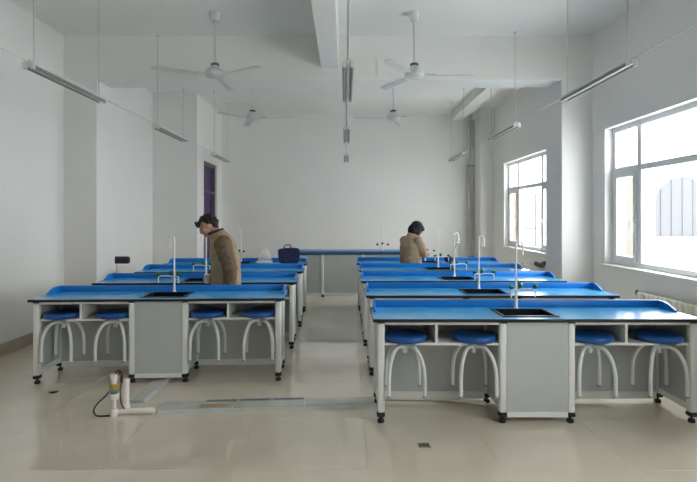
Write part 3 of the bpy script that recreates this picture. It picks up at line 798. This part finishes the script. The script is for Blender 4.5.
# ------------------------------------------------------------------ PEOPLE
def basis(f, u):
    f = Vector(f).normalized(); u = Vector(u); u = (u-f*u.dot(f)).normalized(); r = f.cross(u)
    return f, u, r
def head_shape(bm, c, f, u, s=1.0):
    """skull, jaw, brow, nose, lips, ears; f looks forward, u is up"""
    f, u, r = basis(f, u); c = Vector(c)
    R = Matrix((r, f, u)).transposed().to_4x4()
    def e(x, y, z, a, b, d): ball(bm, c+(r*x+f*y+u*z)*s, (a*s, b*s, d*s), R, 3)
    e(0, -0.012, 0.03, 0.074, 0.094, 0.086)
    e(0, 0.03, -0.03, 0.060, 0.058, 0.072)
    e(0, 0.055, -0.075, 0.036, 0.034, 0.03)
    e(0, 0.082, 0.018, 0.045, 0.014, 0.012)
    e(0, 0.092, 0.0, 0.011, 0.015, 0.026); e(0, 0.106, -0.022, 0.014, 0.014, 0.012)
    e(0, 0.086, -0.046, 0.024, 0.012, 0.007); e(0, 0.084, -0.057, 0.021, 0.011, 0.007)
    for q in (-1, 1):
        e(q*0.04, 0.062, -0.018, 0.022, 0.024, 0.02)
        e(q*0.074, -0.006, -0.008, 0.010, 0.02, 0.032)
    return f, u, r
def hand_shape(bm, wrist, d, up, thumb, curl=0.5, s=1.0):
    """palm along d, back of the hand along up; thumb = +1 / -1 side; five bent fingers"""
    d, up, sd = basis(d, up); w = Vector(wrist); sd = sd*thumb
    R = Matrix((sd, d, up)).transposed().to_4x4()
    ball(bm, w+d*0.05*s, (0.038*s, 0.052*s, 0.015*s), R, 3); ball(bm, w+d*0.012*s, (0.026*s, 0.03*s, 0.018*s), R, 2)
    for k, (off, ln) in enumerate(((0.030, 0.068), (0.010, 0.077), (-0.010, 0.072), (-0.029, 0.057))):
        p0 = w+d*0.082*s+sd*off*s; ang = 0
        pts = [w+d*0.05*s+sd*off*0.7*s, p0]; rad = [0.009*s, 0.0095*s]
        cur = p0
        for j, fr in enumerate((0.45, 0.32, 0.23)):
            ang += curl*(0.55+0.25*j)+0.03*k
            cur = cur+(d*math.cos(ang)-up*math.sin(ang))*ln*fr*s
            pts.append(cur); rad.append((0.0088-0.0008*j)*s)
        limb(bm, pts, rad, 8)
    p0 = w+d*0.025*s+sd*0.022*s; p1 = p0+(sd*0.75+d*0.55-up*0.2)*0.034*s; p2 = p1+(sd*0.35+d*0.8-up*0.35)*0.03*s; p3 = p2+(d*0.85-up*0.4)*0.022*s
    limb(bm, [p0, p1, p2, p3], [0.013*s, 0.0115*s, 0.010*s, 0.0085*s], 8)
def shoe(parent, heel, f, name='shoe'):
    f = Vector(f).normalized(); r = Vector((f.y, -f.x, 0)); h = Vector(heel)
    R = Matrix((r, f, Vector((0, 0, 1)))).transposed().to_4x4()
    bm = bmesh.new()
    ball(bm, h+f*0.0+Vector((0, 0, 0.05)), (0.038, 0.05, 0.05), R, 3); ball(bm, h+f*0.10+Vector((0, 0, 0.038)), (0.045, 0.09, 0.036), R, 3); ball(bm, h+f*0.06+Vector((0, 0, 0.06)), (0.038, 0.06, 0.045), R, 3)
    for v in bm.verts: v.co.z = max(v.co.z, 0.004)
    return fuse(name, bm, 0.008, shoe_m, parent, 2)
def face_bits(parent, c, f, u, r, s=1.0):
    c = Vector(c)
    R = Matrix((r, f, u)).transposed().to_4x4()
    for q in (-1, 1):
        bm = bmesh.new(); ball(bm, c+(r*q*0.031+f*0.079+u*0.002)*s, (0.013*s, 0.008*s, 0.007*s), R, 2); obj('eye', bm, hair2_m, parent, smooth=2)
        bm = bmesh.new(); ball(bm, c+(r*q*0.033+f*0.088+u*0.022)*s, (0.02*s, 0.008*s, 0.005*s), R, 2); obj('eyebrow', bm, hair_m, parent, smooth=2)
def ellipse_loft(bm, rings, n=24):
    """rings: (centre, right half-width vector, forward half-depth vector)"""
    L = []
    for c, a, b in rings:
        c = Vector(c); a = Vector(a); b = Vector(b)
        L.append([bm.verts.new(c+a*math.cos(2*PI*k/n)+b*math.sin(2*PI*k/n)) for k in range(n)])
    for A, B in zip(L, L[1:]):
        for k in range(n):
            q = (k+1) % n; bm.faces.new((A[k], A[q], B[q], B[k]))
    bm.faces.new(L[0][::-1]); bm.faces.new(L[-1]); return bm

# --- the man: stands between the first two left benches, facing left, looking down
mY = 5.52
def M(x, y, z): return Vector((x, mY+y, z))
hc = M(-1.468, 0.0, 1.408)
hf, hu = Vector((-0.82, -0.22, -0.52)), Vector((-0.50, 0, 0.86))
BX = -0.034   # body offset along x
def B(x, y, z): return M(x+BX, y, z)
bm = bmesh.new()
f, u, r = head_shape(bm, hc, hf, hu, 0.94)
neck0 = B(-1.335, 0.01, 1.31)
limb(bm, [neck0, hc+u*-0.03-f*0.03], [0.062, 0.056])
# trunk, pelvis
ellipse_loft(bm, [(B(-1.245, 0, 0.80), (0, 0.155, 0), (0.105, 0, 0)), (B(-1.24, 0, 0.92), (0, 0.14, 0), (0.10, 0, 0)), (B(-1.25, 0, 1.08), (0, 0.155, 0), (0.11, 0, 0.02)),
                  (B(-1.285, 0, 1.22), (0, 0.165, 0), (0.095, 0, 0.03)), (B(-1.325, 0, 1.30), (0, 0.09, 0), (0.06, 0, 0.02))])
shN, shF = B(-1.23, -0.185, 1.225), B(-1.29, 0.175, 1.225)
elN, wrN = B(-1.145, -0.235, 0.985), B(-1.155, -0.215, 0.775)
elF, wrF = B(-1.32, 0.23, 0.985), B(-1.40, 0.11, 0.895)
limb(bm, [shN, elN, wrN], [0.05, 0.038, 0.027]); limb(bm, [shF, elF, wrF], [0.05, 0.038, 0.027])
hand_shape(bm, wrN, (-0.25, 0, -1), (0, -1, 0), -1, 0.45)
hand_shape(bm, wrF, (-0.85, -0.30, -0.35), (-0.25, 0.35, 0.9), -1, 0.6)
for s in (-1, 1):
    limb(bm, [B(-1.25, s*0.09, 0.80), B(-1.275, s*0.10, 0.45), B(-1.22, s*0.105, 0.08)], [0.085, 0.058, 0.038])
    limb(bm, [B(-1.22, s*0.105, 0.045), B(-1.33, s*0.105, 0.03)], [0.035, 0.028])
man = fuse('person', bm, 0.0055, skin_m, None, 3)
tag(man, 'man with dark curly hair in brown quilted jacket, bent over between left benches', 'person')
face_bits(man, hc, f, u, r, 0.94)
# curly hair: full on top and down to the nape
bm = bmesh.new()
R = Matrix((r, f, u)).transposed().to_4x4()
ball(bm, hc+u*0.045-f*0.034, (0.076, 0.082, 0.074), R, 3)
ball(bm, hc-u*0.025-f*0.062, (0.062, 0.038, 0.06), R, 3)
for k in range(300):
    th = random.uniform(0, 2*PI); ph = math.acos(random.uniform(-0.75, 1))
    dv = Vector((math.sin(ph)*math.cos(th), math.sin(ph)*math.sin(th), math.cos(ph)))
    if dv.y > 0.30 and dv.z < 0.48: continue
    if dv.z < -0.1 and dv.y > -0.25: continue
    p = hc+u*0.034-f*0.022+(r*dv.x*0.080+f*dv.y*0.096+u*dv.z*0.084)*random.uniform(0.95, 1.10)
    ball(bm, p, random.uniform(0.012, 0.020), sub=1)
for k in range(30):   # curls falling over the forehead
    p = hc+u*(0.068+random.uniform(-0.022, 0.028))+f*(0.075+random.uniform(-0.02, 0.02))+r*random.uniform(-0.055, 0.055)
    ball(bm, p, random.uniform(0.012, 0.017), sub=1)
fuse('hair', bm, 0.006, hair_m, man, 1, (0.004, 60))
# jacket body
bm = bmesh.new()
ellipse_loft(bm, [(B(-1.245, 0, 0.735), (0, 0.20, 0), (0.150, 0, 0)), (B(-1.243, 0, 0.77), (0, 0.205, 0), (0.160, 0, 0)), (B(-1.24, 0, 0.88), (0, 0.195, 0), (0.152, 0, 0)), (B(-1.245, 0, 1.02), (0, 0.20, 0), (0.150, 0, 0.02)),
                  (B(-1.268, 0, 1.16), (0, 0.205, 0), (0.142, 0, 0.04)), (B(-1.29, 0, 1.24), (0, 0.175, 0), (0.120, 0, 0.04)), (B(-1.318, 0, 1.30), (0, 0.11, 0), (0.094, 0, 0.035)), (B(-1.345, 0, 1.345), (0, 0.09, 0), (0.084, 0, 0.03))])
ball(bm, shN+Vector((0.0, 0.03, 0)), 0.085, sub=3); ball(bm, shF+Vector((0, -0.02, 0)), 0.085, sub=3)
fuse('jacket', bm, 0.008, jacket_m, man, 4, (0.008, 11))
for a, e_, w in ((shN, elN, wrN), (shF, elF, wrF)):
    bm = bmesh.new(); path = smooth_path([a, a.lerp(e_, 0.5), e_, e_.lerp(w, 0.5), w.lerp(e_, 0.07)], 4)
    for k, p in enumerate(path):
        t = k/(len(path)-1); ball(bm, p, (0.092-0.032*t)*(1.06, 0.80)[k % 2], sub=2)
    fuse('sleeve', bm, 0.006, sleeve_m, man, 2, (0.006, 20))
ct = bmesh.new()
ctr = B(-1.352, 0, 1.352); axis_u = Vector((-0.35, 0, 0.93)).normalized(); aa = Vector((0, 1, 0)); bb = axis_u.cross(aa)
ring = [ctr+aa*0.084*math.cos(q*2*PI/20)+bb*0.076*math.sin(q*2*PI/20) for q in range(21)]
tube(ct, ring, 0.016, 10); obj('collar', ct, collar_m, man, smooth=2)
bm = bmesh.new()
limb(bm, [B(-1.245, 0, 0.82), B(-1.245, 0, 0.76)], [0.135, 0.14])
for s in (-1, 1): limb(bm, [B(-1.25, s*0.085, 0.78), B(-1.275, s*0.10, 0.45), B(-1.225, s*0.105, 0.09)], [0.105, 0.078, 0.062])
fuse('trousers', bm, 0.01, trouser_m, man, 4, (0.006, 12))
for s in (-1, 1): shoe(man, B(-1.215, s*0.105, 0.0), (-1, 0, 0))
# what he holds: a white cup resting above the second bench
cup = empty('white_cup', 'small whitish cup held in the hand of the man in brown jacket', 'cup', M(-1.475, 0.005, 0.80), 0.3)
obj('body', lathe(bmesh.new(), [(0.0, 0.0), (0.026, 0.0), (0.030, 0.01), (0.036, 0.09), (0.038, 0.095), (0.034, 0.093), (0.027, 0.014), (0, 0.012)], n=20), mat('frosted_plastic', (228, 222, 228), 0.4), cup, smooth=0.8)
obj('rim', lathe(bmesh.new(), [(0.037, 0.092), (0.041, 0.095), (0.037, 0.099)], n=20), tapwhite_m, cup, smooth=0.8)

# --- the woman: behind the fourth right bench, turned away to the right, head bowed
wY = 8.02
def Wm(x, y, z): return Vector((x, wY+y, z))
fw_ = Vector((0.80, 0.60, 0)); rt = Vector((0.60, -0.80, 0))   # her forward and her right
wc = Wm(1.02, 0, 0)
def Q(fd, rg, z): return Vector((wc.x, wc.y, 0))+fw_*fd+rt*rg+Vector((0, 0, z))
hc = Q(0.115, 0.02, 1.318)
bm = bmesh.new()
f, u, r = head_shape(bm, hc, fw_*0.70+Vector((0, 0, -0.70))+rt*0.10, fw_*0.66+Vector((0, 0, 0.72))+rt*0.12, 0.94)
limb(bm, [Q(0.035, 0, 1.24), hc-u*0.03-f*0.03], [0.052, 0.048])
def ring(fd, z, w, d): return (Q(fd, 0, z), rt*w, fw_*d)
ellipse_loft(bm, [ring(0.0, 0.78, 0.155, 0.11), ring(0.0, 0.92, 0.125, 0.095), ring(0.0, 1.06, 0.14, 0.105), ring(0.02, 1.17, 0.155, 0.09), ring(0.035, 1.245, 0.08, 0.055)])
sR, sL = Q(0.02, 0.15, 1.14), Q(0.02, -0.15, 1.14)
eR, wR_ = Q(0.07, 0.215, 0.955), Q(0.255, 0.07, 0.945)
eL, wL_ = Q(0.09, -0.20, 0.955), Q(0.275, -0.03, 0.955)
limb(bm, [sR, eR, wR_], [0.045, 0.034, 0.024]); limb(bm, [sL, eL, wL_], [0.045, 0.034, 0.024])
hand_shape(bm, wR_, fw_*0.85-rt*0.45-Vector((0, 0, 0.1)), rt*0.5+Vector((0, 0, 0.8)), -1, 0.6, 0.92)
hand_shape(bm, wL_, fw_*0.85+rt*0.35-Vector((0, 0, 0.15)), -rt*0.5+Vector((0, 0, 0.8)), 1, 0.6, 0.92)
for s in (-1, 1):
    limb(bm, [Q(0.0, s*0.085, 0.80), Q(0.02, s*0.085, 0.45), Q(-0.01, s*0.085, 0.08)], [0.085, 0.054, 0.036])
    limb(bm, [Q(-0.01, s*0.085, 0.045), Q(0.10, s*0.085, 0.03)], [0.032, 0.026])
wom = fuse('person', bm, 0.0055, skin_m, None, 3)
tag(wom, 'dark-haired woman in tan coat with bowed head, seen from behind at the right benches', 'person')
face_bits(wom, hc, f, u, r, 0.94)
bm = bmesh.new()
R = Matrix((r, f, u)).transposed().to_4x4()
ball(bm, hc+u*0.035-f*0.022, (0.092, 0.108, 0.094), R, 3)
ball(bm, hc-u*0.03-f*0.055, (0.092, 0.075, 0.105), R, 3); ball(bm, hc-u*0.09-f*0.035, (0.085, 0.05, 0.055), R, 3)
for q in (-1, 1):
    ball(bm, hc+r*q*0.068-u*0.05-f*0.0, (0.026, 0.06, 0.085), R, 3); ball(bm, hc+r*q*0.064-u*0.09+f*0.02, (0.022, 0.045, 0.05), R, 3)
    ball(bm, hc+r*q*0.04+u*0.06+f*0.04, (0.04, 0.045, 0.04), R, 3)
fuse('hair', bm, 0.006, hair2_m, wom, 3, (0.005, 26))
bm = bmesh.new()
ellipse_loft(bm, [ring(0.0, 0.50, 0.235, 0.17), ring(0.0, 0.62, 0.225, 0.165), ring(0.0, 0.78, 0.21, 0.155), ring(0.0, 0.92, 0.195, 0.145), ring(0.0, 1.06, 0.19, 0.145), ring(0.02, 1.14, 0.178, 0.13), ring(0.03, 1.205, 0.125, 0.10), ring(0.04, 1.26, 0.085, 0.08), ring(0.05, 1.285, 0.08, 0.075)])
for a, e_, w in ((sR, eR, wR_), (sL, eL, wL_)):
    path = smooth_path([a, a.lerp(e_, 0.5), e_, e_.lerp(w, 0.5), w.lerp(e_, 0.08)], 3)
    for k, p in enumerate(path):
        t = k/(len(path)-1); ball(bm, p, (0.083-0.032*t), sub=2)
fuse('coat', bm, 0.008, coat_m, wom, 5, (0.010, 9))
bm = bmesh.new()
limb(bm, [Q(0, 0, 0.82), Q(0, 0, 0.76)], [0.12, 0.13])
for s in (-1, 1): limb(bm, [Q(0.0, s*0.085, 0.78), Q(0.02, s*0.09, 0.45), Q(-0.005, s*0.09, 0.09)], [0.10, 0.07, 0.058])
fuse('trousers', bm, 0.01, trouser_m, wom, 4)
for s in (-1, 1): shoe(wom, Q(-0.01, s*0.09, 0.0), fw_)

# ------------------------------------------------------------------ OUTDOORS (seen through the windows)
gz = -1.2
struct(obj('ground_outside', bx(XR+0.3, 90, -30, 90, gz-0.2, gz), ext_ground_m))
vh = empty('arched_hall', 'white hall with grey arched window seen through the nearer window', 'building', (17.3, 31, gz))
obj('wall', bx(0, 14, 0, 10, 0, 9.5), ext_bright_m, vh); obj('roof', bx(-0.2, 14.2, -0.3, 10.2, 9.5, 9.8), ext_bright_m, vh)
cx_, r_ = 20.3-17.3, 1.62
pts = [(cx_-r_, 1.56), (cx_+r_, 1.56)]+[(cx_+r_*math.cos(q*PI/20), 3.58+r_*math.sin(q*PI/20)) for q in range(21)]
aw = obj('arched_window', prism(bmesh.new(), pts, 'y', -0.05, 0.01), ext_vault_m, vh)
obj('ledge', bx(cx_-r_-0.5, cx_+r_+0.5, -0.3, 0, 1.40, 1.56), ext_bright_m, vh)
for k in range(5):
    x = cx_-r_+r_*2*(k+0.5)/5; h_ = 3.58+math.sqrt(max(0, r_**2-(x-cx_)**2))
    obj('mullion', bx(x-0.04, x+0.04, -0.09, -0.05, 1.56, h_-0.03), ext_vault_m, aw)
cb_ = empty('cream_house', 'plain cream building seen through the narrow sash of the nearer window', 'building', (15.4, 30, gz))
obj('wall', bx(0, 1.75, 0, 8, 0, 5.6), ext_cream_m, cb_); obj('roof', bx(-0.1, 1.85, -0.2, 8.2, 5.6, 5.8), ext_white_m, cb_)
wf = empty('panelled_block', 'white panelled block seen through the wide pane of the farther window', 'building', (10.28, 30.5, gz))
obj('wall', bx(0, 3.0, 0.1, 8, 0, 4.2), ext_m, wf)
for i in range(3):
    for j in range(2):
        obj('panel', bx(i*1.0+0.03, i*1.0+0.97, 0, 0.11, j*2.1+0.03, j*2.1+2.07), ext_white_m, wf)
